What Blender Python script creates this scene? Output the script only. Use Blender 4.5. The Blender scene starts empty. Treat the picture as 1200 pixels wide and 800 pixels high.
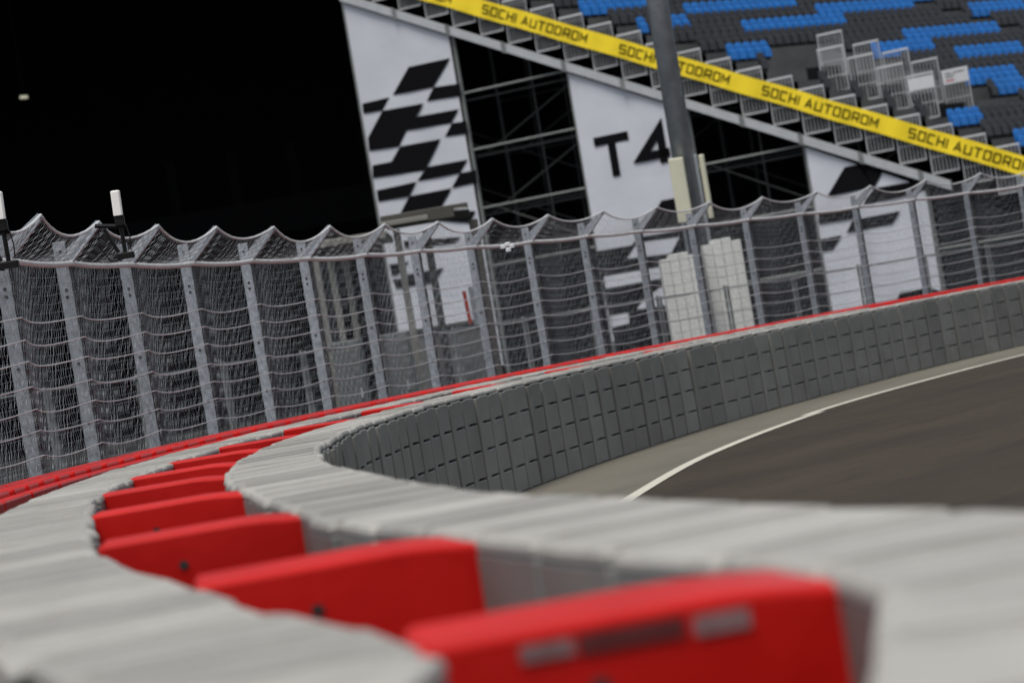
import bpy, math, random
from mathutils import Vector, Matrix
random.seed(7)
R = math.radians
scene = bpy.context.scene
col = scene.collection
FPX, ROLL, HC, Y0 = 3000.0, R(9.5), 1.72, 2.0
CA, SA = math.cos(ROLL), math.sin(ROLL)

# ------------------------------------------------------------------ survey helpers (photo measurements -> metres)
def level(px, py):
    dx, dy = px - 600, py - 400
    return dx * CA - dy * SA, -dx * SA - dy * CA
def at(px, py, d):
    X, Y = level(px, py)
    return Vector((X / FPX * d, d, HC + (Y - Y0) / FPX * d))
def to_px(p):
    X = p[0] / p[1] * FPX; Y = (p[2] - HC) / p[1] * FPX + Y0
    return 600 + X * CA - Y * SA, 400 - X * SA - Y * CA

# ------------------------------------------------------------------ materials
def mat(name, color, rough=0.6, var=0.15, scale=4.0, metallic=0.0, bump=0.0, bump_scale=40.0, spec=0.5, color2=None, dirt=None, stretch=None, emit=None, coat=0.0, sheen=0.0):
    m = bpy.data.materials.new(name); m.use_nodes = True
    nt = m.node_tree; N = nt.nodes; L = nt.links
    b = N['Principled BSDF']
    b.inputs['Roughness'].default_value = rough
    b.inputs['Metallic'].default_value = metallic
    b.inputs['Specular IOR Level'].default_value = spec
    b.inputs['Coat Weight'].default_value = coat
    b.inputs['Sheen Weight'].default_value = sheen; b.inputs['Sheen Roughness'].default_value = .35
    tc = N.new('ShaderNodeTexCoord'); geo = N.new('ShaderNodeNewGeometry')
    mp = N.new('ShaderNodeMapping'); L.new(geo.outputs['Position'], mp.inputs['Vector'])
    mp.vector_type = 'TEXTURE'
    if stretch: mp.inputs['Scale'].default_value = stretch[0]; mp.inputs['Rotation'].default_value = stretch[1]
    n = N.new('ShaderNodeTexNoise'); n.inputs['Scale'].default_value = scale; n.inputs['Detail'].default_value = 6; n.inputs['Roughness'].default_value = .6
    L.new(mp.outputs[0], n.inputs['Vector'])
    c = Vector(color[:3])
    c2 = Vector(color2) if color2 else c * (1 - var)
    cr = N.new('ShaderNodeValToRGB')
    cr.color_ramp.elements[0].position = .3; cr.color_ramp.elements[1].position = .7
    cr.color_ramp.elements[0].color = (*c2, 1)
    cr.color_ramp.elements[1].color = (*((c * (1 + var * .6)) if not color2 else c), 1)
    L.new(n.outputs['Fac'], cr.inputs['Fac'])
    out = cr.outputs['Color']
    oi = N.new('ShaderNodeObjectInfo')
    if var > 0:
        hv = N.new('ShaderNodeMapRange'); L.new(oi.outputs['Random'], hv.inputs['Value'])
        hv.inputs['To Min'].default_value = 1 - var * .6; hv.inputs['To Max'].default_value = 1 + var * .6
        mu = N.new('ShaderNodeVectorMath'); mu.operation = 'SCALE'
        L.new(out, mu.inputs[0]); L.new(hv.outputs[0], mu.inputs['Scale']); out = mu.outputs[0]
    if dirt:                                               # (colour, noise scale, threshold)
        dn = N.new('ShaderNodeTexNoise'); dn.inputs['Scale'].default_value = dirt[1]; dn.inputs['Detail'].default_value = 8; dn.inputs['Roughness'].default_value = .7
        L.new(mp.outputs[0] if stretch else geo.outputs['Position'], dn.inputs['Vector'])
        dr = N.new('ShaderNodeMapRange'); L.new(dn.outputs['Fac'], dr.inputs['Value'])
        dr.inputs['From Min'].default_value = dirt[2]; dr.inputs['From Max'].default_value = dirt[2] + .16
        dr.inputs['To Max'].default_value = dirt[3]
        mx = N.new('ShaderNodeMix'); mx.data_type = 'RGBA'
        L.new(dr.outputs[0], mx.inputs['Factor']); L.new(out, mx.inputs['A']); mx.inputs['B'].default_value = (*dirt[0], 1)
        out = mx.outputs['Result']
    L.new(out, b.inputs['Base Color'])
    rr = N.new('ShaderNodeMapRange'); L.new(n.outputs['Fac'], rr.inputs['Value'])
    rr.inputs['From Min'].default_value = .3; rr.inputs['From Max'].default_value = .7
    rr.inputs['To Min'].default_value = max(.05, rough - .08); rr.inputs['To Max'].default_value = min(1, rough + .08)
    L.new(rr.outputs[0], b.inputs['Roughness'])
    if bump:
        bn = N.new('ShaderNodeTexNoise'); bn.inputs['Scale'].default_value = bump_scale; bn.inputs['Detail'].default_value = 4
        L.new(mp.outputs[0], bn.inputs['Vector'])
        bp = N.new('ShaderNodeBump'); bp.inputs['Strength'].default_value = bump; bp.inputs['Distance'].default_value = .02
        L.new(bn.outputs['Fac'], bp.inputs['Height']); L.new(bp.outputs[0], b.inputs['Normal'])
    if emit:
        b.inputs['Emission Color'].default_value = (*emit[0], 1); b.inputs['Emission Strength'].default_value = emit[1]
    return m

M = dict(
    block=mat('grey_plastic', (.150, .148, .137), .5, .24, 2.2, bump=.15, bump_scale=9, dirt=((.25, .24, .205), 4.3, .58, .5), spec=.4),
    cap=mat('top_glare_plastic', (.285, .278, .256), .6, .30, 5.0, color2=(.245, .238, .218), bump=.2, bump_scale=9, dirt=((.18, .17, .145), 4.1, .56, .6), spec=.3),  # block plastic lightened: sky glare on the tops put into the colour, plus bleaching
    dark=mat('dark_plastic', (.03, .03, .03), .6, .1, spec=.12),
    red=mat('red_plastic', (.44, .005, .0025), .42, .12, 3, bump=.12, bump_scale=7, spec=.22, sheen=.05, dirt=((.44, .012, .006), 4, .58, .5)),
    galv=mat('galvanised_steel', (.30, .325, .355), .5, .3, 14, metallic=.3, bump=.1, dirt=((.16, .17, .18), 22, .52, .6)),
    wire=mat('galvanised_wire', (.23, .25, .265), .6, .1, 10, metallic=.1),
    cable=mat('steel_cable', (.52, .53, .53), .5, .1, 10, metallic=.1),
    pipe=mat('bare_steel_pipe', (.58, .57, .565), .4, .15, 8, metallic=.2),
    asphalt=mat('brown_asphalt', (.050, .0405, .032), .9, .2, .8, spec=.08, color2=(.033, .0275, .0225), bump=1.0, bump_scale=55, stretch=((1, 4.5, 1), (0, 0, R(-40))), dirt=((.023, .0205, .018), 1.3, .52, .55)),
    yard=mat('yard_asphalt', (.018, .0185, .018), .95, .2, .6, spec=.1, bump=.3, bump_scale=90),
    apron=mat('apron_concrete', (.108, .100, .080), .85, .3, .8, bump=.3, bump_scale=70, stretch=((1, 5, 1), (0, 0, R(-28))), dirt=((.062, .058, .046), 1.6, .52, .6), spec=.2),
    paint=mat('white_road_paint', (.44, .42, .35), .6, .1, 5, dirt=((.2, .19, .16), 9, .55, .6)),
    white=mat('white_banner_fabric', (.53, .545, .585), .7, .06, .6, bump=1.0, bump_scale=.9),
    print=mat('black_print', (.005, .005, .006), .9, .1, spec=.08),
    drape=mat('black_mesh_drape', (.012, .013, .014), .85, .2, 1.0, bump=.4, bump_scale=1.2, spec=.12),
    void=mat('interior_darkness', (.006, .006, .0065), .95, .2, .5, spec=.1),  # near-black: the darkness of unlit interiors put into the base colour
    scaf=mat('scaffold_tube', (.2, .21, .20), .5, .15, 3, metallic=.4),
    brace=mat('dull_scaffold_brace', (.05, .053, .053), .6, .15, 3, metallic=.3),
    beam=mat('pale_aluminium', (.45, .46, .47), .4, .1, 3, metallic=.3),
    railm=mat('rail_steel', (.46, .46, .46), .5, .12, 5, metallic=.4),
    railw=mat('rail_cap_white', (.55, .56, .57), .45, .06, 5),
    yellow=mat('yellow_vinyl', (.88, .65, .012), .55, .06, 1.5, bump=.5, bump_scale=1.5),
    deck=mat('stand_deck', (.085, .085, .082), .85, .2, 1.5),
    blue=mat('blue_seat_plastic', (.006, .13, .43), .4, .12, 6),
    black=mat('charcoal_seat_plastic', (.022, .0225, .024), .35, .15, 6),
    lamp=mat('lamp_pole_steel', (.30, .32, .335), .5, .2, 3, metallic=.5, bump=.1, dirt=((.2, .2, .2), 5, .55, .6)),
    foam=mat('cream_padding', (.56, .54, .41), .7, .08, 2),
    timber=mat('weathered_post', (.2, .195, .17), .7, .15, 4),
    brown=mat('dark_brown_post', (.06, .055, .045), .7, .15, 4),
    cabin=mat('grey_cabin_panel', (.16, .16, .155), .6, .08, 2),
    box=mat('green_grey_cabinet', (.09, .098, .094), .55, .08, 2),
    whitep=mat('white_ribbed_plastic', (.62, .62, .58), .45, .06, 2),
    sticker=mat('white_sticker', (.22, .12, .12), .5, .4, 20),
    stickd=mat('dark_sticker', (.09, .012, .012), .4, .1, 20),
    orange=mat('orange_red_cloth', (.75, .06, .012), .5, .1, 6),
    radome=mat('white_radome', (.80, .79, .74), .4, .05, 4),
    glow=mat('lit_lamp_lens', (.8, .78, .6), .4, 0, 4, emit=((1, .95, .7), .12)),
    black_metal=mat('black_metal', (.012, .012, .012), .4, .1, spec=.12),
)

# ------------------------------------------------------------------ mesh builder
class MB:
    def __init__(s): s.v = []; s.f = []; s.m = []; s.mats = []
    def mi(s, m):
        if m not in s.mats: s.mats.append(m)
        return s.mats.index(m)
    def face(s, pts, m):
        i = len(s.v); s.v += [tuple(p) for p in pts]; s.f.append(tuple(range(i, i + len(pts)))); s.m.append(s.mi(m))
    def box(s, c, size, m, T=None, ch=0.0, taper=1.0):
        """box centred at c; ch chamfers the four vertical edges and the top rim."""
        x, y, z = (q / 2 for q in size)
        def ring(zz, ix):
            a, b = x - ix, y - ix; k = ch
            if ch <= 0: return [(-a, -b, zz), (a, -b, zz), (a, b, zz), (-a, b, zz)]
            return [(-a + k, -b, zz), (a - k, -b, zz), (a, -b + k, zz), (a, b - k, zz), (a - k, b, zz), (-a + k, b, zz), (-a, b - k, zz), (-a, -b + k, zz)]
        rings = [ring(-z, 0), ring(z - ch, 0)] + ([ring(z - ch * .3, ch * .3), ring(z, ch)] if ch > 0 else [])
        if ch <= 0: rings[1] = ring(z, 0)
        n = len(rings[0]); i0 = len(s.v); mi = s.mi(m)
        for r in rings:
            for p in r:
                q = Vector(p) + Vector(c)
                s.v.append(tuple(T @ q) if T else tuple(q))
        for k in range(len(rings) - 1):
            for j in range(n):
                s.f.append((i0 + k * n + j, i0 + k * n + (j + 1) % n, i0 + (k + 1) * n + (j + 1) % n, i0 + (k + 1) * n + j)); s.m.append(mi)
        s.f.append(tuple(i0 + j for j in reversed(range(n)))); s.m.append(mi)
        s.f.append(tuple(i0 + (len(rings) - 1) * n + j for j in range(n))); s.m.append(mi)
    def tube(s, pts, r, m, n=6, caps=True, r2=None):
        pts = [Vector(p) for p in pts]; i0 = len(s.v); mi = s.mi(m); K = len(pts)
        d0 = (pts[1] - pts[0]).normalized()
        up = Vector((0, 0, 1)) if abs(d0.z) < .9 else Vector((1, 0, 0))
        u = d0.cross(up).normalized()
        for k, p in enumerate(pts):
            d = (pts[min(k + 1, K - 1)] - pts[max(k - 1, 0)]).normalized()
            u = (u - d * u.dot(d)).normalized(); w = d.cross(u)
            rr = r if r2 is None else r + (r2 - r) * k / (K - 1)
            for j in range(n):
                a = 2 * math.pi * j / n
                s.v.append(tuple(p + u * math.cos(a) * rr + w * math.sin(a) * rr))
        for k in range(K - 1):
            for j in range(n):
                s.f.append((i0 + k * n + j, i0 + k * n + (j + 1) % n, i0 + (k + 1) * n + (j + 1) % n, i0 + (k + 1) * n + j)); s.m.append(mi)
        if caps:
            s.f.append(tuple(i0 + j for j in reversed(range(n)))); s.m.append(mi)
            s.f.append(tuple(i0 + (K - 1) * n + j for j in range(n))); s.m.append(mi)
    def prism(s, pts, off, m):
        """closed outline pts extruded by vector off."""
        n = len(pts); i0 = len(s.v); mi = s.mi(m); off = Vector(off)
        s.v += [tuple(p) for p in pts] + [tuple(Vector(p) + off) for p in pts]
        s.f.append(tuple(range(i0, i0 + n))); s.m.append(mi)
        s.f.append(tuple(range(i0 + 2 * n - 1, i0 + n - 1, -1))); s.m.append(mi)
        for j in range(n):
            k = (j + 1) % n
            s.f.append((i0 + j, i0 + n + j, i0 + n + k, i0 + k)); s.m.append(mi)
    def mesh(s, name, smooth=False):
        me = bpy.data.meshes.new(name); me.from_pydata(s.v, [], s.f)
        for m in s.mats: me.materials.append(m)
        me.polygons.foreach_set('material_index', s.m)
        if smooth: me.polygons.foreach_set('use_smooth', [True] * len(s.f))
        me.update(); return me
    def build(s, name, parent=None, loc=None, smooth=False):
        return link(name, s.mesh(name, smooth), parent, loc)

def link(name, data, parent=None, loc=None, rz=0):
    o = bpy.data.objects.new(name, data); col.objects.link(o)
    if parent: o.parent = parent
    if loc is not None: o.location = loc
    o.rotation_euler = (0, 0, rz)
    return o
def empty(name, loc=(0, 0, 0), rz=0): return link(name, None, None, loc, rz)
def tag(o, label=None, cat=None, group=None, kind=None):
    if label: o['label'] = label
    if cat: o['category'] = cat
    if group: o['group'] = group
    if kind: o['kind'] = kind
    return o
def copy_tree(o, parent=None):
    c = o.copy(); col.objects.link(c)
    if parent: c.parent = parent
    for ch in list(o.children): copy_tree(ch, c)
    return c

# ------------------------------------------------------------------ plan curve of the barrier's track face
CTRL = [(.45, -2.2), (.55, 0.2), (.75, 2.0), (.97, 3.2), (1.11, 4.2), (.97, 5.1), (.65, 6.05), (.25, 7.48), (-.21, 9.13), (-.92, 13.1), (-1.24, 15.6), (-1.40, 18.5), (-1.36, 21.5), (-1.03, 24.7),
        (-.66, 26.8), (.12, 29.9), (1.36, 33.5), (2.75, 37.0), (4.75, 41.0), (7.1, 45.1), (9.8, 48.9), (13.2, 52.8), (17.2, 56.8), (22, 61)]
def dense(ctrl, n=24):
    P = [Vector(p) for p in ctrl]; out = []
    for i in range(len(P) - 1):
        p0, p1, p2, p3 = P[max(i - 1, 0)], P[i], P[i + 1], P[min(i + 2, len(P) - 1)]
        for k in range(n):
            t = k / n
            out.append(.5 * ((2 * p1) + (p2 - p0) * t + (2 * p0 - 5 * p1 + 4 * p2 - p3) * t * t + (3 * p1 - p0 - 3 * p2 + p3) * t ** 3))
    out.append(P[-1]); return out
def smooth_line(P, it):
    for _ in range(it):
        P = [P[0]] + [(P[i - 1] + 2 * P[i] + P[i + 1]) / 4 for i in range(1, len(P) - 1)] + [P[-1]]
    return P
class Path:
    def __init__(s, pts):
        s.p = pts; s.s = [0]
        for a, b in zip(pts, pts[1:]): s.s.append(s.s[-1] + (b - a).length)
        s.len = s.s[-1]
    def at(s, q):
        q = min(max(q, 0), s.len - 1e-4); lo, hi = 0, len(s.s) - 1
        while hi - lo > 1:
            mid = (lo + hi) // 2
            if s.s[mid] <= q: lo = mid
            else: hi = mid
        t = (q - s.s[lo]) / max(1e-9, s.s[hi] - s.s[lo])
        a = max(0, lo - 2); b = min(len(s.p) - 1, hi + 2)
        return s.p[lo].lerp(s.p[hi], t), (s.p[b] - s.p[a]).normalized()
    def offset(s, off):
        out = []
        for i, p in enumerate(s.p):
            d = (s.p[min(i + 3, len(s.p) - 1)] - s.p[max(i - 3, 0)]).normalized()
            out.append(p + Vector((-d.y, d.x)) * off)
        return Path(out)
    def s_at_y(s, y):
        for i in range(len(s.p) - 1):
            if s.p[i].y <= y < s.p[i + 1].y: return s.s[i]
        return 0
base = Path(smooth_line(dense(CTRL), 30))

# ------------------------------------------------------------------ ground, road, line
def strip(name, left, right, z, m, step=.5, kind='structure'):
    b = MB(); n = int(max(left.len, right.len) / step)
    for i in range(n):
        a0, _ = left.at(left.len * i / n); a1, _ = left.at(left.len * (i + 1) / n)
        c0, _ = right.at(right.len * i / n); c1, _ = right.at(right.len * (i + 1) / n)
        b.face([(c0.x, c0.y, z), (c1.x, c1.y, z), (a1.x, a1.y, z), (a0.x, a0.y, z)], m)
    return tag(b.build(name), kind=kind)
g = MB(); g.face([(-900, -300, 0), (900, -300, 0), (900, 1500, 0), (-900, 1500, 0)], M['yard']); tag(g.build('ground'), kind='structure')
tl = base.offset(.3); strip('track', tl, Path([p + Vector((.8, -.6)) * 90 for p in tl.p]), .004, M['asphalt'], 1.0)
LINE = [(2.9, -2.2), (2.9, 2.0), (2.5, 5.0), (1.3, 10), (.55, 15.5), (.42, 19.5), (.62, 23.3), (1.22, 26.6), (1.86, 29.4), (2.48, 31.5), (3.12, 33.4), (4.05, 35.8), (5.2, 38.2), (6.8, 41.0), (8.2, 43.2), (10.6, 46.6), (14, 50.6), (18, 54.6), (23, 59)]
line = Path(smooth_line(dense(LINE), 40))
strip('concrete_apron', base.offset(.3), line, .008, M['apron'])
def sub(path, a, b, off):
    P = path.offset(off); out = []
    n = max(4, int((b - a) / .3))
    for i in range(n + 1): out.append(P.at(a + (b - a) * i / n)[0])
    return Path(out)
sA, sB = line.s_at_y(35.9), line.s_at_y(42.4)
for a, b, o in ((0, sA, 0), (sA - .35, sB, .10), (sB - .2, line.len, .16)):
    strip('white_line', sub(line, a, b, o + .075), sub(line, a, b, o - .075), .012 + (.004 if o == .10 else 0), M['paint'], .3)

# ------------------------------------------------------------------ grey barrier blocks
BW, BD, BH = .575, .60, 1.175
def block_mesh():
    b = MB(); m = M['block']
    # local: x along the row, -y towards the face, +y back, z up
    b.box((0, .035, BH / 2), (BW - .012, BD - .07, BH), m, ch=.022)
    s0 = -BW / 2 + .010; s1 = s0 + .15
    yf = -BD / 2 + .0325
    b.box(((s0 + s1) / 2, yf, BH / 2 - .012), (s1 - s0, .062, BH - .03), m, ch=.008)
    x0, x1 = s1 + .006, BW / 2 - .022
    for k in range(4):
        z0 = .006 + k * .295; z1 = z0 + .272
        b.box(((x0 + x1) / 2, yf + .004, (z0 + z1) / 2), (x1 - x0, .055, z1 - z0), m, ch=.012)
    for k in range(3):
        b.box((x1 - .03, yf + .03, .006 + (k + 1) * .295 - .0115), (.07, .02, .02), M['dark'])
    b.box((-.004, .012, BH + .014), (BW - .026, BD - .02, .036), M['cap'], ch=.022)  # added top slab carrying the pale glare colour
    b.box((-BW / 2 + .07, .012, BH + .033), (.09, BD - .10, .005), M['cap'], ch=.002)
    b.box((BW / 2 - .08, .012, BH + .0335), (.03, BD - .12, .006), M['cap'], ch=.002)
    return b.mesh('barrier_block')
def seam_mesh(): pass
blk = block_mesh()
def place_row(path, s0, s1, flip, label, group, yaw=1.2):
    s = s0; out = []
    while s < s1:
        p, d = path.at(s)
        ang = math.atan2(d.y, d.x) + (math.pi if flip else 0) + R(random.uniform(-yaw, yaw))
        nrm = Vector((-d.y, d.x)) * random.uniform(-.006, .006)
        o = link('barrier_block', blk, None, (p.x + nrm.x, p.y + nrm.y, .014), ang)
        o.rotation_euler = (R(random.uniform(-.7, .7)), R(random.uniform(-.5, .5)), ang)
        o.scale = (1, 1, random.uniform(.997, 1.003))
        tag(o, label, 'barrier block', group); out.append(o); s += .581
    return out
pa = base.offset(.30); pb = base.offset(1.63); pc = base.offset(2.58); pg = base.offset(.95)
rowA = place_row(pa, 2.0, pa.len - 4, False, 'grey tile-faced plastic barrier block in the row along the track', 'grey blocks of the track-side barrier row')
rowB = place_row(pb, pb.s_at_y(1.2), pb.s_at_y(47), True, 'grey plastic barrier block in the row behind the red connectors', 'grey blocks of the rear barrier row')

# ------------------------------------------------------------------ red connector blocks between the grey rows
def connector():
    t = empty('connector_block')
    b = MB(); w, dp, h = .70, .40, 1.205
    # profile across the gap (x), crowned top falling to the right
    prof = [(-w / 2, 0), (w / 2, 0), (w / 2, h - .032), (w / 2 - .014, h - .020), (w / 2 - .15, h - .004), (w / 2 - .22, h), (-w / 2 + .012, h), (-w / 2, h - .012)]
    n = len(prof); rings = [(-dp / 2, .014), (-dp / 2 + .004, .005), (-dp / 2 + .018, 0), (dp / 2 - .018, 0), (dp / 2 - .004, .005), (dp / 2, .014)]
    mi = b.mi(M['red'])
    for y, ins in rings:
        for x, z in prof:
            b.v.append((x * (1 - 2 * ins / w), y, z - (ins if z > .1 else 0)))
    for k in range(len(rings) - 1):
        for j in range(n):
            b.f.append((k * n + j, k * n + (j + 1) % n, (k + 1) * n + (j + 1) % n, (k + 1) * n + j)); b.m.append(mi)
    b.f.append(tuple(range(n - 1, -1, -1))); b.m.append(mi)
    b.f.append(tuple((len(rings) - 1) * n + j for j in range(n))); b.m.append(mi)
    b.build('body', t)
    for x, z in ((-.08, 1.085), (-.08, .42)):
        c = MB(); c.tube([(x, -dp / 2 - .004, z), (x, -dp / 2 + .03, z)], .016, M['dark'], 12)
        c.build('drain_hole', t)
    f = MB(); f.box((w / 2 + .0185, -.03, h / 2 - .02), (.034, dp * .85, h - .10), M['dark'], ch=.01); f.build('shadow_gap', t)  # dark strip standing in for the shadow gap beside the grey row
    return t
con = connector()
names = ['nearest red connector block, with white and dark stickers on its rim', 'second red connector block from the camera between the grey rows', 'third red connector block from the camera between the grey rows',
         'fourth red connector block from the camera between the grey rows', 'fifth red connector block from the camera, beside the first curve of the rows', 'sixth red connector block from the camera between the grey rows',
         'seventh red connector block from the camera between the grey rows', 'eighth red connector block from the camera, narrow sliver of its face showing']
CS = [(4.68, 0), (7.0, 0), (9.7, 0), (12.5, 0), (15.2, 0), (17.5, 0), (19.9, 0), (22.4, 0), (25.2, 0), (28.2, 0), (31.4, 0), (34.8, 0), (38.5, 0)]
ai = base.offset(.60)
for i, (y, _) in enumerate(CS):
    o = con if i == 0 else copy_tree(con)
    s = pg.s_at_y(y); p, d = pg.at(s)
    ang = math.atan2(d.y, d.x) - math.pi / 2
    ang *= .5 if i < 6 else .85
    if i < 7:
        e, _d = ai.at(ai.s_at_y(y - .2)); p = Vector((e.x - .02 - .36, y))
    if i < 2: o.scale.x = 1.12; p.x -= (-.012, .014)[i]
    o.location = (p.x, p.y, .014); o.rotation_euler = (0, 0, ang + R(random.uniform(-1, 1)))
    tag(o, names[i] if i < len(names) else 'far red connector block low in the gap between the curving grey rows', 'connector block', 'red connectors between the grey rows')
st = MB()
st.box((-.02, -.203, 1.163), (.17, .004, .035), M['stickd']); st.box((-.155, -.203, 1.163), (.085, .004, .03), M['sticker']); st.box((.125, -.203, 1.158), (.09, .004, .036), M['sticker'])
st.build('sticker', con)

# ------------------------------------------------------------------ red rear barrier row
def rear_block():
    t = empty('rear_barrier')
    b = MB(); L = 1.17
    b.box((0, -.20, .59), (L - .012, .14, 1.18), M['red'], ch=.018)
    b.box((0, .22, .615), (L - .012, .14, 1.23), M['red'], ch=.018)
    b.box((0, .015, .56), (L - .02, .27, 1.10), M['red'], ch=.01)
    b.build('body', t)
    for x in (-.295, .29):
        c = MB(); c.box((x, .0, 1.175), (.44, .25, .095), M['red'], ch=.02); c.build('lug', t)
    return t
rb = rear_block(); s = pc.s_at_y(8); first = True
while s < pc.len - 4:
    o = rb if first else copy_tree(rb); first = False
    p, d = pc.at(s); o.location = (p.x, p.y, .014); o.rotation_euler = (0, 0, math.atan2(d.y, d.x) + R(random.uniform(-.6, .6)))
    tag(o, 'red plastic barrier with raised lugs in the rear row below the fence', 'rear barrier', 'red barriers under the catch fence'); s += 1.185

# ------------------------------------------------------------------ debris fence
pf = Path([q + (base.offset(3.3).p[k] - q) * min(1, max(0, (34 - q.y) / 11)) for k, q in enumerate(base.offset(3.62).p)])
fence = empty('catch_fence'); tag(fence, 'tall galvanised catch fence of wire net with inward cranked posts', 'fence')
KH = 3.2; PITCH = 2.05
MEAS = [5, 80, 150, 221, 292, 360, 423, 487, 553, 620, 684, 748, 812, 875, 938.5, 1003, 1068, 1134, 1197]     # post heads along the rail in the photo
def s_for(px):
    lo, hi = pf.s_at_y(14), pf.len - .5
    for _ in range(40):
        m = (lo + hi) / 2; q = pf.at(m)[0]
        if to_px((q.x, q.y, KH))[0] < px: lo = m
        else: hi = m
    return lo
posts = [s_for(p) for p in MEAS]
for _ in range(2): posts = [posts[0]] + [(posts[k - 1] + 2 * posts[k] + posts[k + 1]) / 4 for k in range(1, len(posts) - 1)] + [posts[-1]]
print('spacing', [round(b - a, 2) for a, b in zip(posts, posts[1:])], [round(to_px((*pf.at(q)[0], KH))[1]) for q in posts])
for _ in range(3): posts.insert(0, posts[0] - 1.95)
while posts[-1] < pf.len - 4: posts.append(posts[-1] + 2.1)
def PT(i): return posts[i + 1] - posts[i]
def fp(s, z, n=0):
    p, d = pf.at(s); q = p - Vector((-d.y, d.x)) * n          # n>0 is towards the track
    return Vector((q.x, q.y, z))
ARM_N, ARM_Z = .40, .37
pm = MB()                                                     # perforated channel, x along the fence, -y to the track
pm.box((-.012, .03, KH / 2 + .12), (.012, .125, KH + .24), M['galv'], ch=.003)
pm.box((.024, .096, KH / 2 + .12), (.058, .012, KH + .24), M['galv'], ch=.003)
pm.box((.024, -.036, KH / 2 - .01), (.058, .012, KH - .02), M['brace'], ch=.003)  # track-side flange in dark steel: the post's shadow side is in the colour
hm = pm
for z in (KH - .25, KH - .32, KH + .14, KH - 1.0, KH - 1.6): hm.tube([(-.022, .03, z), (-.012, .03, z)], .017, M['dark'], 10)
pmesh = pm.mesh('post')
am = MB()
am.prism([(-.006, -.03, KH - .03), (-.006, .05, KH + .10), (-.006, -ARM_N + .015, KH + ARM_Z + .02), (-.006, -ARM_N - .02, KH + ARM_Z - .03)], (.012, 0, 0), M['galv'])
am.box((0, 0, 0), (.045, .56, .012), M['galv'], T=Matrix.Translation((.0, -.225, KH + .16)) @ Matrix.Rotation(-math.atan2(ARM_Z, ARM_N), 4, 'X'))
amesh = am.mesh('arm')
for s in posts:
    p, d = pf.at(s); a = math.atan2(d.y, d.x)
    o = link('post', pmesh, fence, (p.x, p.y, 0), a)
    link('arm', amesh, o)
rl = MB()
pts = []
for i in range(len(posts) - 1):
    for k in range(6):
        u = k / 6; pts.append(fp(posts[i] + PT(i) * u, KH - .02 * math.sin(math.pi * u) + .006 * math.sin(i * 2.1), .06))
rl.tube(pts, .03, M['pipe'], 8); rl.build('rail', fence, smooth=True)
sag_rand = [random.uniform(.75, 1.25) for _ in posts]
def belly(i, u, z): return .06 - .13 * math.sin(math.pi * u) * sag_rand[i] * (1 - .5 * abs((z - 2.2) / 1.2))   # net hangs away from the track between posts
for k in range(10):
    z = (KH - .53) - .212 * k + random.uniform(-.015, .015); c = MB(); pts = []
    for i in range(len(posts) - 1):
        for q in range(8):
            u = q / 8
            pts.append(fp(posts[i] + PT(i) * u, z - .045 * sag_rand[(i * 3 + k) % len(posts)] * math.sin(math.pi * u), belly(i, u, z) + .012))
    c.tube(pts, .0068, M['cable'], 5, caps=False); c.build('cable', fence)
tc = MB(); pts = []
def top_pt(i, u):
    return fp(posts[i] + PT(i) * u, KH + ARM_Z - .15 * sag_rand[i] * 4 * u * (1 - u), .06 + (ARM_N - .05) - .05 * 4 * u * (1 - u))
for i in range(len(posts) - 1):
    for q in range(10): pts.append(top_pt(i, q / 10))
tc.tube(pts, .014, M['cable'], 6, caps=False); tc.build('top_cable', fence)
for i in range(len(posts) - 1):
    nb = MB(); NW = 44; hz = .044
    for w in range(NW):
        ph = random.choice((0, 1)); amp = random.uniform(.16, .34); pts = []; drift = random.uniform(-.2, .2)
        nz = int((KH - .95) / hz)
        for k in range(nz + 1):
            z = KH - k * hz
            sg = ((k // 2 + ph) % 2) * 2 - 1
            u = (w + .5 + amp * sg + drift + .30 * math.sin(k * .09 + i * 1.7 + w * .35) * min(1, k / 6)) / NW
            uu = min(max(u, 0), 1)
            pts.append(fp(posts[i] + PT(i) * u, z - .04 * math.sin(math.pi * uu) * (1 if k else 0), belly(i, uu, z)))
        nb.tube(pts, .0022, M['wire'], 3, caps=False)
        pts = []
        for k in range(11):
            u = (w + .5 + .3 * (((k + ph) % 2) * 2 - 1)) / NW; v = k / 10
            uu = min(max(u, 0), 1); pts.append(fp(posts[i] + PT(i) * u, KH, .06).lerp(top_pt(i, uu), v) - Vector((0, 0, .05 * math.sin(math.pi * v) * math.sin(math.pi * uu))))
        nb.tube(pts, .0022, M['wire'], 3, caps=False)
    z = KH - .1
    while z > 1.05:
        nb.tube([fp(posts[i] + PT(i) * q / 10, z - .04 * math.sin(math.pi * q / 10) + random.uniform(-.006, .006), belly(i, q / 10, z) + .004) for q in range(11)], .0016, M['wire'], 3, caps=False)
        z -= .088 + random.uniform(-.012, .012)
    nb.build('net_panel', fence)
print('net built')

# low guard fence beyond it
gf = empty('guard_fence'); tag(gf, 'low tubular guard fence with wire lines standing behind the tall catch fence', 'fence')
pl = base.offset(6.3); s = pl.s_at_y(22); gp = MB(); gp.tube([(0, 0, 0), (0, 0, 2.1)], .028, M['scaf'], 8); gp.tube([(.12, 0, 0), (.12, 0, 2.08)], .022, M['scaf'], 8); gpm = gp.mesh('post')
ss = []
while s < pl.len - 3:
    p, d = pl.at(s); link('post', gpm, gf, (p.x, p.y, 0), math.atan2(d.y, d.x)); ss.append(s); s += 2.55
for z, r in ((2.05, .022), (1.55, .008), (1.1, .008)):
    c = MB(); c.tube([Vector((*pl.at(s)[0], z - (.02 if j % 2 else 0))) for j, s in enumerate(ss)], r, M['scaf'], 6, caps=False); c.build('line_wire' if r < .02 else 'top_tube', gf)

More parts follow.
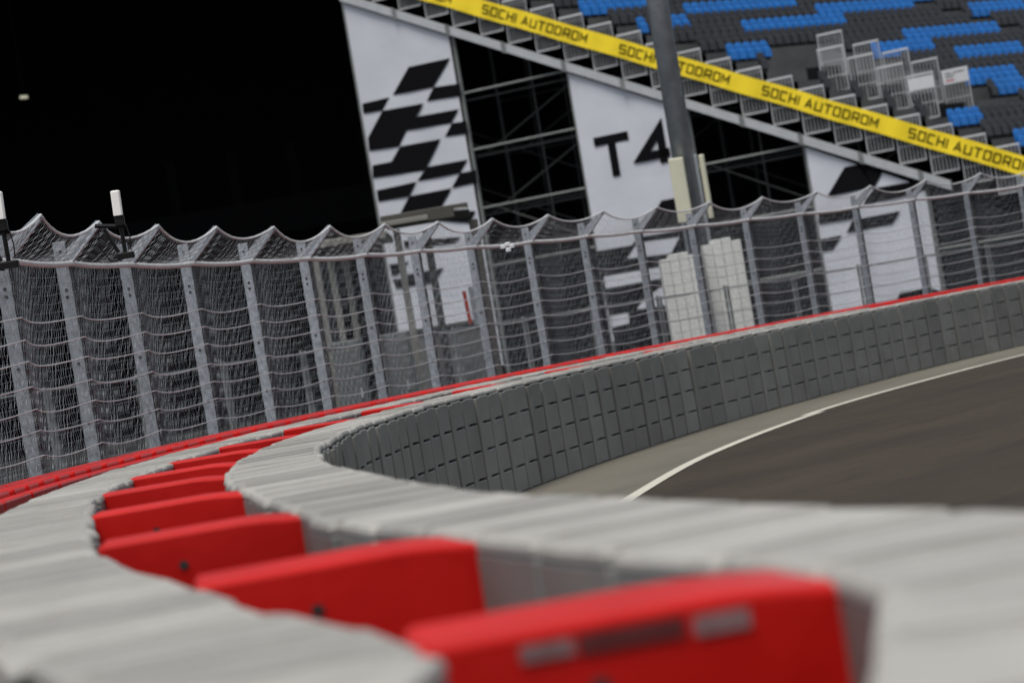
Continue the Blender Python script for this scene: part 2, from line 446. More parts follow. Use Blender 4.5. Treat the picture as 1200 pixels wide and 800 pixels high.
# ------------------------------------------------------------------ grandstand
P0 = Vector((300 / 31, 3000 / 31)); W = Vector((5700, -3000)).normalized(); NRM = Vector((-W.y, W.x))    # NRM points away from the camera
RD = Vector((.8, .6))
def sw(t, z, off=0): p = P0 + W * t + NRM * off; return Vector((p.x, p.y, z))
def sr(t, r, z): p = P0 + W * t + RD * r; return Vector((p.x, p.y, z))
def wall(px, py, off=0):
    X, Y = level(px, py); d = (P0.dot(NRM) + off) / (X / FPX * NRM.x + NRM.y)
    p = Vector((X / FPX * d, d)); return (p - P0).dot(W), HC + (Y - Y0) / FPX * d
stand = empty('grandstand', (P0.x, P0.y, 0)); tag(stand, 'raked grandstand on scaffolding with a sloping pale side beam and stepped guard rails', 'grandstand')
stand_inv = Matrix.Translation((-P0.x, -P0.y, 0))
def part(b, name, parent=stand):
    o = b.build(name, parent); 
    if parent is stand: o.matrix_parent_inverse = stand_inv
    return o
STEP, RISE = 1.155, .58
T_LO, T_HI = 22.0, -22.0
dk = MB(); ii = range(-15, 14)
LR = 46
for i in ii:
    t0 = 1.59 + STEP * i; t1 = t0 + STEP; z = 9.45 - .5 * (t0 - 1.59) * 1.004
    if z < .8: continue
    a, b_, c, d_ = sr(t0, 0, z), sr(t1, 0, z), sr(t1, LR, z), sr(t0, LR, z)
    dk.face([a, b_, c, d_], M['deck'])
    dk.face([b_, b_ - Vector((0, 0, RISE)), c - Vector((0, 0, RISE)), c], M['deck'])
    lo = Vector((0, 0, -.12))
    dk.face([a + lo, d_ + lo, c + lo, b_ + lo], M['drape'])
part(dk, 'seating_deck')
bm_ = MB()
t0, t1 = -16.0, 8.0
bm_.prism([sw(t0, 8.77 + .5 * -t0 + .0, -.30), sw(t1, 8.77 - .5 * t1, -.30), sw(t1, 8.77 - .5 * t1 - .34, -.30), sw(t0, 8.77 - .5 * t0 - .34, -.30)], NRM.to_3d() * .2, M['beam']); part(bm_, 'side_beam')
for t in (-13.6, -11.33, -9.0, -6.55, -4.2, -1.85, .4, 2.6, 4.8, 6.95):
    bb = MB(); z = 8.77 - .5 * t; bb.prism([sw(t - .09, z + .10, -.33), sw(t + .09, z + .0, -.33), sw(t + .09, z - .42, -.33), sw(t - .09, z - .34, -.33)], NRM.to_3d() * .028, M['scaf']); part(bb, 'beam_clamp')
POSTS_T = [-16.02, -11.3, -6.55, -1.85, 2.6, 7.0, 11.6]
for t in POSTS_T:
    for o_ in (0, 3.0, 6.0):
        c = MB(); c.tube([sw(t, 0, o_), sw(t, max(1.5, 8.5 - .5 * t), o_)], .085 if o_ == 0 else .07, M['scaf'] if o_ == 0 else M['brace'], 8); part(c, 'scaffold_post')
for i in range(len(POSTS_T) - 1):
    a, b_ = POSTS_T[i], POSTS_T[i + 1]
    for z in (11.7, 9.42, 7.07, 4.75, 2.4):
        for o_ in (0, 3.0, 6.0):
            zt = 8.5 - .5 * b_
            bb = b_
            if zt < z:
                bb = (8.5 - z) / .5
                if bb <= a + .3: continue
            if o_ == 0 and i in (0, 2, 4): continue
            c = MB(); c.tube([sw(a + .09, z, o_), sw(bb - .09, z, o_)], .048 if o_ == 0 else .035, M['scaf'] if o_ == 0 else M['brace'], 8)
            if o_ == 0: c.tube([sw(a + .09, z - .30, .12), sw(bb - .09, z - .30, .12)], .03, M['brace'], 6)
            part(c, 'scaffold_ledger')
    for o_ in (1.6, 4.5):
        for z in (0, 2.4, 4.75, 7.07, 9.42):
            if z + 2.4 > 8.6 - .5 * (b_ if (int(z) % 2) else a): continue
            c = MB(); e = random.random() < .5
            c.tube([sw(a if e else b_, z, o_), sw(b_ if e else a, z + 2.3, o_)], .035, M['brace'], 6); part(c, 'brace')
        c = MB(); tm = (a + b_) / 2 + random.uniform(-.5, .5); c.tube([sw(tm, 0, o_), sw(tm, max(1.2, 8.3 - .5 * tm), o_)], .045, M['brace'], 6); part(c, 'scaffold_post')
dr = MB()                                                    # added black sheets deep inside, keeping the space below the deck dark
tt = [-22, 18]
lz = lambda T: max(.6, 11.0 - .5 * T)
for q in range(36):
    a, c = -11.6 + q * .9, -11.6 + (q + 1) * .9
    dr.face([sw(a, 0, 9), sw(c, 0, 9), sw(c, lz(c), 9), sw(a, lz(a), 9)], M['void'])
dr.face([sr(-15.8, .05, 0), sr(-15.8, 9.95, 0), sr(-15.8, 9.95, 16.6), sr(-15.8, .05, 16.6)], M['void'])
part(dr, 'dark_backing')
sk = MB()
def drape(b, t0, t1, z0, zt, off, m, n=10):
    for k in range(n):
        a = t0 + (t1 - t0) * k / n; c = t0 + (t1 - t0) * (k + 1) / n
        oa, oc = off + .03 * math.sin(k * 2.3), off + .03 * math.sin((k + 1) * 2.3)
        b.face([sw(a, z0, oa), sw(c, z0, oc), sw(c, zt(c), oc), sw(a, zt(a), oa)], m)
drape(sk, 7.2, 15.5, .25, lambda t: max(.9, 8.25 - .5 * t), .02, M['drape'], 16); part(sk, 'skirt_drape')
# lower black drapes between the banners (below the second ledger)
for a, b_ in ((-11.2, -6.7), (-1.75, 2.5)):
    for zb, ztop in ((.4, 2.25), (2.55, 4.6)):
        sk = MB(); drape(sk, a, b_, zb, lambda t, q=ztop: q, .35, M['drape'], 12); part(sk, 'black_drape')
# guard rails
def guard_mesh():
    f = MB(); w, h = .98, 1.66
    for x in (0, w): f.box((x, 0, h / 2), (.045, .04, h), M['railm'])
    f.box((w / 2, 0, .03), (w - .05, .05, .06), M['railm']); f.box((w / 2, 0, .62), (w - .05, .03, .03), M['railm'])
    n = 7
    for k in range(1, n): f.box((w * k / n, 0, h / 2), (.024, .02, h - .1), M['railm'])
    c = MB(); c.box((w / 2, -.002, h + .03), (w + .06, .06, .07), M['railw'])
    return f.mesh('guard_rail'), c.mesh('top_rail')
gm, cm = guard_mesh()
wa = math.atan2(W.y, W.x)
def guard(pos):
    o = link('guard_rail', gm, stand, pos, wa); o.matrix_parent_inverse = stand_inv
    link('top_rail', cm, o); return o
for i in range(-15, 9):
    t = 1.59 + STEP * i; z = 9.7 - .5 * (t - 1.59)
    guard(sw(t, z - 1.70, -.10))
# vomitory rails inside the seating
def incl(px, py, h):
    """point of the plane h above the sloping seating surface"""
    X, Y = level(px, py)
    # P0 + tW + rR = d*(X/f,1);  HC+(Y-Y0)/f d = h - .5t
    lo, hi = 60.0, 400.0
    A = Matrix(((W.x, RD.x, -X / FPX), (W.y, RD.y, -1.0), (.5, 0, (Y - Y0) / FPX)))
    v = A.inverted() @ Vector((-P0.x, -P0.y, h - HC))
    return v
vom = []
for px, py, kind in ((958, 59, 0), (993.5, 68.5, 0), (1028, 80, 0), (1063, 90, 1), (1103.5, 84, 2), (957.5, 42, 3), (1000, 53, 0), (1034.5, 62.5, 0), (1068.5, 73.5, 0)):
    v = incl(px, py, 11.75); t, r, d = v
    p = sr(t, r, 11.75 - .5 * t - 1.70); vom.append((t, r))
    o = guard(p)
    if kind in (1, 2):
        sg = MB(); sg.box((.5, -.03, 1.42 if kind == 2 else 1.36), (1.02, .014, .5 if kind == 2 else .46), M['railw'])
        if kind == 2:
            for q, (x0, x1) in enumerate(((.12, .34), (.42, .88))): sg.box(((x0 + x1) / 2, -.0395, 1.58), (x1 - x0, .004, .035), M['print'])
            for x0, x1, zz in ((.12, .5, 1.49), (.12, .42, 1.42)): sg.box(((x0 + x1) / 2, -.0395, zz), (x1 - x0, .004, .025), M['brace'])
            sg.box((.27, -.0395, 1.3), (.32, .004, .05), M['red'])
        tag(sg.build('notice_panel', o), 'white notice panel with small lines of print' if kind == 2 else 'blank white panel')
vw = MB()  # black strips over the treads: the stairwell's darkness put into the colour
for i in range(-3, 6):
    t = 1.59 + STEP * i; z = 9.45 - .5 * (t - 1.59) * 1.004 + .008
    if not (.2 < t < 6.0): continue
    a, b_, c, d_ = sr(t, 2.05, z), sr(t + STEP, 2.05, z), sr(t + STEP, 3.8, z), sr(t, 3.8, z)
    vw.face([a, b_, c, d_], M['drape']); w_ = W.to_3d() * .008; dz = Vector((0, 0, RISE - .02))
    vw.face([b_ + w_, b_ + w_ - dz, c + w_ - dz, c + w_], M['drape'])
part(vw, 'stairwell_dark')
# seats
def seat_mesh(m):
    b = MB(); w = .40
    def shell(y0, z0, y1, z1, th, wid, crown):
        n = 5
        for k in range(n):
            for q in range(2): pass
        prof = [(-wid / 2, 0), (-wid / 2, .82), (-wid / 2 + .06, .97), (0, 1 + crown), (wid / 2 - .06, .97), (wid / 2, .82), (wid / 2, 0)]
        fr = []; bk = []
        for x, v in prof:
            bow = .03 * (1 - (2 * x / wid) ** 2)
            y = y0 + (y1 - y0) * v + bow; z = z0 + (z1 - z0) * v
            fr.append((x, y, z)); bk.append((x, y + th, z))
        b.face(fr, m); b.face(bk[::-1], m)
        for j in range(len(fr)):
            k = (j + 1) % len(fr); b.face([fr[j], bk[j], bk[k], fr[k]], m)
    shell(.02, .12, .12, .82, .035, w, .02)
    shell(-.10, .16, -.03, .56, .035, w - .05, 0)
    b.box((0, .06, .10), (.30, .10, .20), M['dark'])
    return b.mesh('stadium_seat')
sm = {'blue': seat_mesh(M['blue']), 'black': seat_mesh(M['black'])}
BLUE = [(651, 11, 741, 8), (720, 32, 762, 29), (782, 27, 810, 26), (745, 2, 760, 1), (804, 14, 900, 5), (871, 34, 900, 32), (822, 63, 900, 56), (900, 7, 930, 4), (960, 11, 1080, 4), (1137, 12, 1200, 5), (900, 28, 995, 22),
        (900, 60, 910, 59), (1060, 39, 1177, 30), (1000, 58, 1095, 48), (1125, 57, 1200, 51), (1135, 86, 1197, 79), (962, 102, 1002, 99), (1000, 115, 1037, 111), (1072, 136, 1151, 127), (1146, 159, 1230, 149),  (1165, 108, 1200, 105), (1040, -6, 1160, -14), (690, -14, 850, -22)]
VOM = [(903, 72), (958, 60), (964, 92), (925, 92)]
def inside(p, poly):
    c = False; x, y = p
    for i in range(len(poly)):
        x0, y0 = poly[i - 1]; x1, y1 = poly[i]
        if (y0 > y) != (y1 > y) and x < (x1 - x0) * (y - y0) / (y1 - y0) + x0: c = not c
    return c
seats = []
face_ang = math.atan2(RD.y, RD.x)
for i in range(-15, 14):
    t = 1.59 + STEP * i; z = 9.45 - .5 * (t - 1.59) * 1.004
    if z < 1.2: continue
    for k in range(120):
        r = .35 + .435 * k
        if r > LR - .4: break
        p = sr(t + STEP * .72, r, z); q = (p.x, p.y, z + .5); u, v = to_px(q)
        if not (-170 < v and u < 1750 and v < 400): continue
        if inside((u, v), VOM) or any(-1.7 < t + STEP * .6 - a < 1.7 and -1.4 < r - c_ < 2.0 for a, c_ in vom): continue
        if 15.2 < r % 19.5 < 16.6 and 3 < k < 100: continue
        c = 'black'
        for x0, y0, x1, y1 in BLUE:
            if x0 <= u <= x1 and abs(v - (y0 + (y1 - y0) * (u - x0) / (x1 - x0))) < (6.2 if v < 88 else 8.5): c = 'blue'
        if (u > 1206 or v < -24) and math.sin(i * 2.7 + r * .42) > .35: c = 'blue'
        seats.append((p.y, p, c, -6 < v and u < 1206))
seats.sort(key=lambda e: (not e[3], e[0]))
print('vom', [(round(a, 1), round(c, 1)) for a, c in vom]); print('seats', len(seats), 'in view', sum(e[3] for e in seats))
rest = {'blue': MB(), 'black': MB()}
for n, (_, p, c, vis) in enumerate(seats):
    if n < 300:
        o = link('stadium_seat', sm[c], None, p, face_ang + R(random.uniform(-2, 2)))
        tag(o, 'blue tip-up plastic seat in the grandstand rows' if c == 'blue' else 'charcoal tip-up plastic seat in the grandstand rows', 'seat', 'blue grandstand seats' if c == 'blue' else 'charcoal grandstand seats')
rb_ = MB(); T0 = Matrix.Rotation(face_ang, 4, 'Z')
for n, (_, p, c, vis) in enumerate(seats[300:]):
    src = sm[c]; T = Matrix.Translation(p) @ T0; i0 = len(rb_.v); mi = [rb_.mi(mm) for mm in src.materials]
    rb_.v += [tuple(T @ v.co) for v in src.vertices]
    for po in src.polygons: rb_.f.append(tuple(i0 + q for q in po.vertices)); rb_.m.append(mi[po.material_index])
if rb_.v: tag(rb_.build('stadium_seats'), 'farther blue and charcoal seats filling the upper grandstand rows', 'seats', kind='stuff')

# yellow ribbon with lettering
GL = {'S': [[(1, 1), (0, 1), (0, .5), (1, .5), (1, 0), (0, 0)]], 'O': [[(0, 0), (0, 1), (1, 1), (1, 0), (0, 0)]], 'C': [[(1, 1), (0, 1), (0, 0), (1, 0)]], 'H': [[(0, 0), (0, 1)], [(1, 0), (1, 1)], [(0, .5), (1, .5)]],
      'I': [[(0, 0), (0, 1)]], 'A': [[(0, 0), (.55, 1.0), (1.1, 0)], [(.22, .3), (.9, .3)]], 'U': [[(0, 1), (0, 0), (1, 0), (1, 1)]], 'T': [[(0, 1), (1.05, 1)], [(.52, 1), (.52, 0)]], 'D': [[(0, 0), (0, 1), (.85, 1), (1, .8), (1, .2), (.85, 0), (0, 0)]],
      'R': [[(0, 0), (0, 1), (1, 1), (1, .42), (0, .42)], [(.5, .42), (1, 0)]], 'M': [[(0, 0), (0, 1), (.55, .35), (1.1, 1), (1.1, 0)]],
      '4': [[(.82, 0), (.82, 1), (0, .28), (1.08, .28)]]}
GW = {'I': 0.0, 'A': 1.1, 'M': 1.1, 'T': 1.05, '4': 1.05}
def stroke(pl, th, cap):
    P = [Vector(p) for p in pl]; closed = (P[0] - P[-1]).length < 1e-6
    if closed: P = P[:-1]
    n = len(P); Ls = []; Rs = []
    for i, p in enumerate(P):
        a = P[i - 1] if (i > 0 or closed) else None; c = P[(i + 1) % n] if (i < n - 1 or closed) else None
        d1 = (p - a).normalized() if a is not None else None; d2 = (c - p).normalized() if c is not None else None
        q = p
        if d1 is None: q = p - d2 * cap; d1 = d2
        if d2 is None: q = p + d1 * cap; d2 = d1
        n1 = Vector((-d1.y, d1.x)); n2 = Vector((-d2.y, d2.x)); mm = (n1 + n2).normalized()
        k = th / 2 / max(.38, mm.dot(n1)); Ls.append(q + mm * k); Rs.append(q - mm * k)
    out = []
    for i in range(n if closed else n - 1):
        j = (i + 1) % n; out.append([Ls[i], Rs[i], Rs[j], Ls[j]])
    return out
def lettering(b, text, fn, h, w, th, gap, m):
    x = 0; lay = 0
    for chx in text:
        if chx == ' ': x += w * .75; continue
        for st_ in GL[chx]:
            quads = stroke([(x + px * w, py * h) for px, py in st_], th, 0 if len(st_) > 2 else th * .45)
            for q in quads: b.face([fn(u.x, u.y, lay) for u in q], m)
            lay += 1
        x += GW.get(chx, 1.0) * w + gap
    return x
yb = empty('yellow_ribbon', (P0.x, P0.y, 0)); tag(yb, 'long yellow ribbon banner with black lettering along the stepped guard rails', 'banner')
SL = math.atan(.488); cs, sn = math.cos(SL), math.sin(SL)
def rib(a, h, off): return sw(1.5 + a * cs + h * sn, 9.34 - a * sn + h * cs, off)
def wav(a): return -.22 + .025 * math.sin(a * 2.1) + .015 * math.sin(a * 5.3 + 1)
b = MB(); A0, A1, n = -20.0, 17.0, 200; RH = .345
for k in range(n):
    a = A0 + (A1 - A0) * k / n; c = A0 + (A1 - A0) * (k + 1) / n
    ja, jc = .012 * math.sin(a * 1.7), .012 * math.sin(c * 1.7)
    b.face([rib(a, -RH + ja, wav(a)), rib(c, -RH + jc, wav(c)), rib(c, RH + jc, wav(c)), rib(a, RH + ja, wav(a))], M['yellow'])
lt = b
for s0 in (-9.73, -4.18, 1.32, 6.67, 12.1, -15.3):
    aa = (s0 - 1.5) / cs + .10
    lettering(lt, 'SOCHI AUTODROM', lambda x, y, l, aa=aa: rib(aa + x, y - .155, wav(aa + x) - .012 - .002 * (l % 3)), .31, .245, .054, .125, M['print'])
o = lt.build('fabric', yb); o.matrix_parent_inverse = stand_inv

# ------------------------------------------------------------------ white banners on the scaffold
BO = -.16
def wpt(px, py, off): t, z = wall(px, py, off); return sw(t, z, off)
def sheet(b, tl, tr, br, bl, m, off, nx=14, ny=36, amp=.012):
    i0 = len(b.v); mi = b.mi(m)
    for i in range(nx + 1):
        for j in range(ny + 1):
            u, v = i / nx, j / ny
            t = (tl[0] * (1 - u) + tr[0] * u) * (1 - v) + (bl[0] * (1 - u) + br[0] * u) * v
            z = (tl[1] * (1 - u) + tr[1] * u) * (1 - v) + (bl[1] * (1 - u) + br[1] * u) * v
            b.v.append(tuple(sw(t, z, off + amp * (math.sin(t * 2.9 + z * .8) + .7 * math.sin(t * 1.7 - z * 2.3)) * math.sin(math.pi * u))))
    for i in range(nx):
        for j in range(ny):
            a = i0 + i * (ny + 1) + j; b.f.append((a, a + 1, a + ny + 2, a + ny + 1)); b.m.append(mi)
def banner(name, quad, cells, label, whites=(), words=None):
    root = empty(name, (P0.x, P0.y, 0)); tag(root, label, 'banner', 'white banners on the stand side')
    p = MB(); sheet(p, *quad, M['white'], BO)
    for c in cells: p.face([wpt(x, y, BO - .030) for x, y in c], M['print'])
    for c in whites: p.face([wpt(x, y, BO - .036) for x, y in c], M['white'])
    if words: words(p)
    o = p.build('fabric', root, smooth=True); o.matrix_parent_inverse = stand_inv
    return root
def Z(ox, oy, l, k=4.0): return [(ox + x / k, oy + y / k) for x, y in l]
z1 = lambda *l: Z(300, 0, l)
z2 = lambda *l: Z(300, 200, l)
z3 = lambda *l: Z(600, 200, l)
z4 = lambda *l: Z(900, 200, l)
z5 = lambda *l: Z(930, 140, l, 5.714)
cells1 = [z1((715, 315), (910, 273), (830, 410), (640, 447)), z1((497, 487), (625, 457), (592, 518), (503, 533)), z1((832, 410), (955, 392), (962, 450), (800, 475)),
          z1((592, 520), (785, 485), (750, 548), (705, 612), (670, 687), (530, 708), (524, 648)), z1((750, 548), (950, 512), (915, 578), (705, 612)), z1((918, 578), (986, 568), (992, 626), (885, 642)),
          z1((675, 687), (865, 652), (800, 783), (635, 758)), z1((545, 776), (635, 758), (800, 783), (785, 800), (548, 835)), z1((800, 783), (992, 748), (955, 812), (755, 850)),
          z2((565, 93), (752, 52), (718, 120), (573, 146)), z2((955, 12), (1032, -3), (1036, 56), (917, 82)), z2((718, 120), (917, 82), (860, 185), (665, 222)),
          z2((690, 330), (960, 310), (930, 340), (700, 365)), z2((625, 440), (718, 428), (660, 490), (636, 494)), z2((690, 490), (880, 455), (832, 525), (700, 545)), z2((640, 510), (690, 505), (690, 548), (655, 552)),
          z2((860, 185), (1030, 190), (1000, 245), (840, 235))]
banner('checkered_banner', ((-15.93, 16.33), (-11.4, 14.05), (-11.4, .8), (-15.9, .9)), cells1, 'white banner with black slanted checks at the tall left end of the stand')
def t4(p):
    t0, z0 = wall(706, 205, BO - .06); t1, _ = wall(791, 188, BO - .06); _, zt = wall(693, 163, BO - .06)
    h = zt - z0; w = (t1 - t0 - .25) / 2.55
    fn = lambda x, y, l: sw(t0 + x, z0 + y, BO - .030 - .003 * l)
    lettering(p, 'T4', fn, h * .9, w, .34, w * .5, M['print'])
cells2 = [z3((700, 140), (775, 127), (860, 110), (860, 250), (605, 280), (640, 230), (672, 190)), z3((392, 378), (560, 350), (590, 312), (790, 280), (880, 270), (900, 760), (480, 800))]
wh2 = [z3((590, 338), (785, 312), (745, 388), (540, 412)), z3((430, 497), (690, 452), (725, 500), (700, 505), (440, 552)), z3((620, 600), (700, 545), (760, 560), (760, 625), (585, 650)), z3((460, 682), (545, 665), (550, 715), (470, 735))]
banner('turn_banner', ((-6.48, 11.58), (-1.95, 9.3), (-1.95, .9), (-6.5, 1.0)), cells2, 'white banner reading T4 above slanted checks, beside the lamp pole', wh2, t4)
cells3 = [z5((340, 320), (425, 303), (470, 330), (540, 455), (225, 515)), z5((425, 303), (595, 352), (540, 455)), z5((540, 460), (785, 418), (880, 400), (900, 470), (560, 520), (470, 548)),
          z4((235, 195), (400, 178), (398, 225), (238, 252)), z4((440, 165), (490, 100), (735, 62), (735, 78), (668, 112)), z4((428, 226), (622, 188), (580, 250), (368, 292), (395, 235)), z4((243, 322), (348, 302), (305, 370), (256, 382)),
          z4((620, 570), (745, 548), (800, 560), (800, 600), (597, 615))]
banner('low_banner', ((2.68, 6.98), (6.98, 4.72), (6.95, .9), (2.68, .8)), cells3, 'white banner with one big black slanted bar at the low right end of the stand')

# ------------------------------------------------------------------ dark hall to the left; unseen roof and near-black colour keep it dark
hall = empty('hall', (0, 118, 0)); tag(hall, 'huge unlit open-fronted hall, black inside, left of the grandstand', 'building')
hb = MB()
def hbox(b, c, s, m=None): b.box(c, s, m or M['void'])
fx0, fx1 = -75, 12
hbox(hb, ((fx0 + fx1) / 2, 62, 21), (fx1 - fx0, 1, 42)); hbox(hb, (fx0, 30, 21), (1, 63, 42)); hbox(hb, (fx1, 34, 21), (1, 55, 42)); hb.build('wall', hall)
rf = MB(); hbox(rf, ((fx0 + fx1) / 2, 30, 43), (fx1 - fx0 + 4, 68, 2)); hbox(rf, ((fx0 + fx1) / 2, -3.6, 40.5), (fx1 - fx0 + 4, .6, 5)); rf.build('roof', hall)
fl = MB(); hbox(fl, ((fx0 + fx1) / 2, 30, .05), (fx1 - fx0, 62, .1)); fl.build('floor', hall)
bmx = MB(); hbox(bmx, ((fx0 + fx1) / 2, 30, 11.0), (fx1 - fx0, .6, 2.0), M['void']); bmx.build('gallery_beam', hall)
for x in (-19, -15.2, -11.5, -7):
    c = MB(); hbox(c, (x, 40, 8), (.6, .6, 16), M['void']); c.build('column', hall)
lp = empty('hall_lamp'); P = at(28, 114, 140); lp.location = P; tag(lp, 'small pale lamp glinting high up inside the dark hall', 'lamp')
c = MB(); c.box((0, 0, 0), (.42, .25, .16), M['glow'], ch=.03, T=Matrix.Rotation(R(6), 4, 'Y')); c.build('lens', lp)
c = MB(); c.box((0, .2, .02), (.6, .16, .30), M['void'], ch=.02); c.tube([(0, .2, .15), (0, .2, 42 - P.z)], .03, M['void'], 6); c.build('housing', lp)

# ------------------------------------------------------------------ lamp pole
d = 62.0; k = d / FPX
pA, pB = at(771.5, 0, d), at(800, 180, d)
x0 = pB.x
pole = empty('lamp_pole', (x0, d, 0)); tag(pole, 'thick grey steel lamp pole in front of the stand with cream padding low down', 'pole')
c = MB(); c.tube([(0, 0, 0), (0, 0, 26)], .285, M['lamp'], 14, r2=.235); c.build('shaft', pole, smooth=True)
c = MB(); c.box((.02, .05, 2.7), (.62, .34, 5.4), M['lamp'], ch=.02); c.build('base_sleeve', pole)
for x, w, y in ((-.22, .36, -.38), (.42, .13, -.10)):
    c = MB(); c.box((x, y, 4.6), (w, .16, 1.55), M['foam'], ch=.03); c.build('padding', pole)
# ------------------------------------------------------------------ shelter with posts
d = 56.0; q0 = at(366, 292, d); sh = empty('marshal_shelter', (q0.x, d, 0)); tag(sh, 'open shelter of weathered posts under a flat pale-edged roof behind the fence', 'shelter')
def postpx(px, py, dd, r, m):
    p = at(px, py, dd); c = MB(); c.box((p.x - q0.x, dd - d, (p.z - .02) / 2), (2 * r, 2 * r, p.z - .02), m, ch=.01); c.build('post', sh)
for px, py, dd, r, m in ((369, 300, 55.5, .065, M['timber']), (386, 298, 57, .07, M['timber']), (403, 296, 58.5, .07, M['timber']), (464, 268, 56, .075, M['timber']), (499, 268, 57.5, .085, M['brown']), (554, 256, 56, .10, M['brown'])):
    postpx(px, py, dd, r, m)
def roofpx(x0, y0, x1, y1, th, dd, dep, m, name):
    a, b_ = at(x0, y0, dd), at(x1, y1, dd); z = (a.z + b_.z) / 2
    c = MB(); c.box(((a.x + b_.x) / 2 - q0.x, dd - d + dep / 2, z), (b_.x - a.x, dep, th), m, ch=.015); c.build(name, sh)
roofpx(372, 287, 452, 273, .14, 55.3, 3.4, M['timber'], 'side_roof')
roofpx(446, 265, 503, 252, .10, 55.6, .10, M['timber'], 'fascia')
roofpx(446, 258, 548, 241, .16, 55.75, 3.2, M['brown'], 'roof')
roofpx(500, 250, 532, 248, .26, 55.6, .12, M['brown'], 'fascia')
cl = MB()
for k_ in range(11):
    p = at(517 + k_ * 3.2, 246.5 - k_ * .25, 55.7); cl.box((p.x, p.y, p.z), (.035, .05, .05), M['railw'], ch=.01)
tag(cl.build('bird_spike_strip'), 'row of tiny white spikes along the brown shelter roof edge', 'spike strip')
# ------------------------------------------------------------------ cabin, cabinets, stick, white stacks
def solid(name, label, cat, px, py, w, h, dep, d, m, extra=None, ch=.03):
    p = at(px, py, d); t = empty(name, (p.x, d, 0)); tag(t, label, cat)
    c = MB(); c.box((0, dep / 2, h / 2), (w, dep, h), m, ch=ch); c.build('body', t)
    if extra: extra(t, w, h, dep)
    return t
def cabin_x(t, w, h, dep):
    for x in (-w / 2 + .05, -w / 2 + .62, w / 2 - .12):
        c = MB(); c.box((x, -.02, h / 2), (.12, .036, h - .1), M['railw'], ch=.01); c.build('corner_trim', t)
    c = MB(); c.box((0, dep / 2, h + .04), (w + .12, dep + .1, .07), M['box'], ch=.02); c.build('roof', t)
zc = at(530, 382, 60).z
solid('site_cabin', 'grey panelled site cabin with pale corner trims standing below the checkered banner', 'cabin', 527, 420, 2.0, zc, 2.2, 60, M['cabin'], cabin_x)
def cab_x(t, w, h, dep):
    c = MB(); c.box((0, -.012, h / 2), (w * .86, .02, h * .82), M['box'], ch=.01); c.build('door', t)
    c = MB(); c.box((w * .3, -.04, h * .5), (.03, .03, .22), M['railm']); c.build('handle', t)
solid('cabinet', 'green-grey cabinet behind the fence left of the next steel post', 'cabinet', 409, 430, .62, at(405, 399, 54).z, .6, 54, M['box'], cab_x)
solid('cabinet', 'larger grey cabinet close against the left side of the site cabin', 'cabinet', 461, 430, .86, at(460, 390, 55).z, .6, 55, M['box'], cab_x)
p0, p1 = at(543.5, 341, 57), at(551.5, 379, 57)
c = MB(); c.tube([p0, p0.lerp(p1, .5), p1], .045, M['orange'], 10); tag(c.build('rolled_flag'), 'rolled orange-red flag hanging upright before the white banner', 'flag')
c = MB(); a, b_ = at(548, 336, 57.3), at(571, 336, 57.3); zl = at(560, 380, 57.3).z
c.box(((a.x + b_.x) / 2, 57.4, (a.z + zl) / 2), (b_.x - a.x, .05, a.z - zl), M['railw'], ch=.01)
c.tube([((a.x + b_.x) / 2, 57.45, 0), ((a.x + b_.x) / 2, 57.45, zl)], .03, M['scaf'], 6)
tag(c.build('flag_board'), 'plain white board beside the rolled orange-red flag', 'board')
def stack(px0, px1, pytop, d, label):
    a, b_ = at(px0, pytop, d), at(px1, pytop, d); w = b_.x - a.x; h = a.z
    t = empty('white_barrier_stack', ((a.x + b_.x) / 2, d, 0)); tag(t, label, 'barrier stack', 'white ribbed stacks behind the fence')
    n = 4
    for k_ in range(n):
        c = MB(); hh = h - (.07 if k_ in (0, n - 1) else 0) - .015 * abs(k_ - 1.6)
        c.box((-w / 2 + w * (k_ + .5) / n, .3, hh / 2), (w / n - .008, .7, hh), M['whitep'], ch=.01); c.build('segment', t)
    for z in (.6, 1.5, 2.4, 3.2):
        c = MB(); c.box((0, .32, min(z, h - .3)), (w - .05, .6, .05), M['whitep']); c.build('tie', t)
stack(772, 818, 300, 57, 'left and lower of the two white ribbed plastic stacks')
stack(822, 868, 283, 57.6, 'right and taller of the two white ribbed plastic stacks')

# ------------------------------------------------------------------ white radio units on the fence
def radio(px, py, d, label, hh=.30):
    p = at(px, py, d); t = empty('radio_unit', p); tag(t, label, 'radio unit', 'white radio units on the catch fence')
    c = MB(); c.box((0, 0, 0), (.085, .06, hh), M['radome'], ch=.012, T=Matrix.Rotation(R(1.5), 4, 'Y')); c.build('radome', t)
    c = MB(); c.box((0, .01, -hh / 2 - .05), (.09, .06, .09), M['black_metal'], ch=.01); c.tube([(0, .02, -hh / 2 - .08), (.0, .03, -hh / 2 - .36)], .02, M['black_metal'], 8)
    c.tube([(-.16, .03, -hh / 2 - .1), (-.06, .03, -hh / 2 - .34)], .018, M['black_metal'], 8); c.tube([(-.24, .03, -.06 - hh / 2), (.05, .02, -.11 - hh / 2)], .02, M['black_metal'], 8)
    c.box((0, .03, -hh / 2 - .38), (.16, .08, .06), M['black_metal'], ch=.01); c.build('bracket', t)
    for sgn in (0, 1):
        c = MB(); c.tube([(.05, .02, -hh / 2 - .1), (.07, 0, -hh / 2 - .22), (.06, .01, -hh / 2 - .34)] if sgn else [(-.2, .03, -hh / 2 - .08), (-.24, 0, -hh / 2 - .25), (-.15, .02, -hh / 2 - .4), (-.04, .03, -hh / 2 - .42)], .006, M['black_metal'], 6); c.build('lead', t)
    return t
radio(136.7, 238, 24.0, 'white upright radio unit on a black bracket at the second full fence bay', .235)
radio(-1.5, 241, 21.2, 'white radio unit cut off by the left edge of the photo', .23)
p = at(595, 288, 33.0); c = MB()
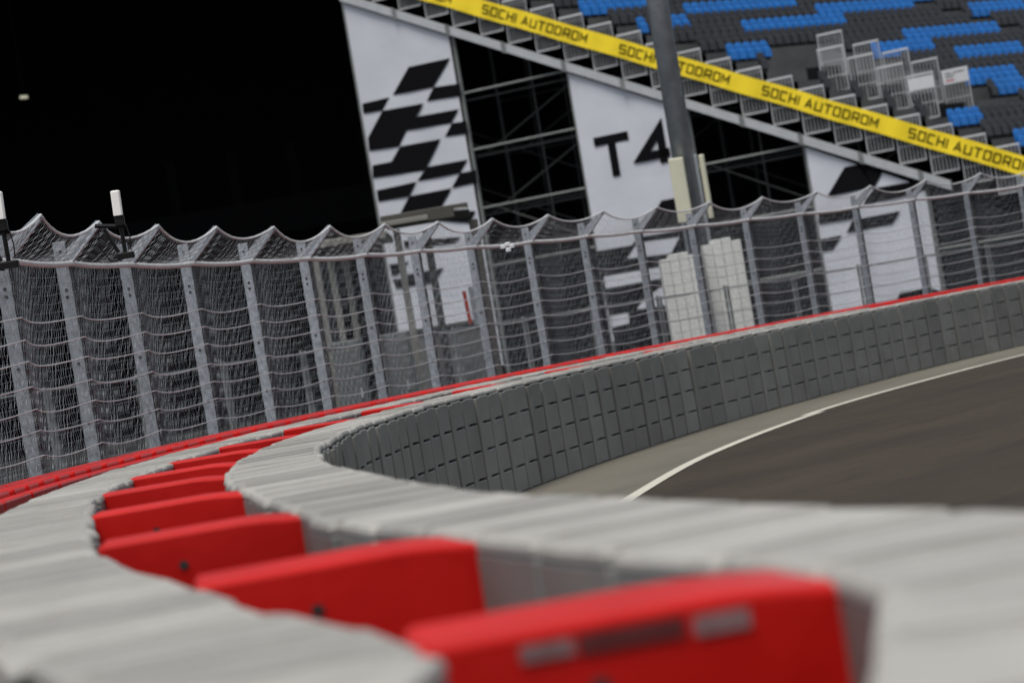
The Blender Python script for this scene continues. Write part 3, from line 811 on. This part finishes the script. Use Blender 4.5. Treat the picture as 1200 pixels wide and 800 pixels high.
for dx, dz in ((-.06, .0), (0, .02), (.05, -.01), (0, -.05)): c.box((p.x + dx, p.y - .03, p.z + dz), (.07, .05, .05), M['railw'], ch=.012)
tag(c.build('rail_clip'), 'small white cable clip on the horizontal fence rail', 'clip')

# ------------------------------------------------------------------ light, sky, camera
EL, AZ = 71.0, -150.0
wd = bpy.data.worlds.new('World'); scene.world = wd; wd.use_nodes = True
nt = wd.node_tree; sky = nt.nodes.new('ShaderNodeTexSky'); sky.sky_type = 'NISHITA'; sky.sun_disc = False
sky.sun_elevation = R(EL); sky.sun_rotation = R(AZ); sky.air_density = 1.0; sky.dust_density = 2.0; sky.ozone_density = 1.0
hs = nt.nodes.new('ShaderNodeHueSaturation'); hs.inputs['Saturation'].default_value = .48
nt.links.new(sky.outputs[0], hs.inputs['Color']); nt.links.new(hs.outputs[0], nt.nodes['Background'].inputs[0]); nt.nodes['Background'].inputs[1].default_value = .055
sd = bpy.data.lights.new('sun', 'SUN'); sd.energy = 1.5; sd.angle = R(22); sd.color = (1, .965, .91)
so = bpy.data.objects.new('sun', sd); col.objects.link(so)
S = Vector((math.sin(R(AZ)) * math.cos(R(EL)), math.cos(R(AZ)) * math.cos(R(EL)), math.sin(R(EL))))
so.rotation_euler = S.to_track_quat('Z', 'Y').to_euler()
cd = bpy.data.cameras.new('camera'); cam = bpy.data.objects.new('camera', cd); col.objects.link(cam)
right = Vector((CA, 0, -SA)); up = Vector((SA, 0, CA)); back = Vector((0, -1, 0))
m3 = Matrix((right, up, back)).transposed()
m3 = Matrix.Rotation(-Y0 / FPX, 3, 'X') @ m3
cam.matrix_world = Matrix.Translation((0, 0, HC)) @ m3.to_4x4()
cd.sensor_width = 36; cd.lens = 90; cd.clip_start = .05; cd.clip_end = 4000
cd.dof.use_dof = True; cd.dof.focus_distance = 22.5; cd.dof.aperture_fstop = 2.1; cd.dof.aperture_blades = 9
scene.camera = cam
vs = scene.view_settings; vs.view_transform = 'Standard'; vs.look = 'None'; vs.exposure = 1.33; vs.gamma = 1; vs.use_curve_mapping = False
scene.cycles.use_denoising = True
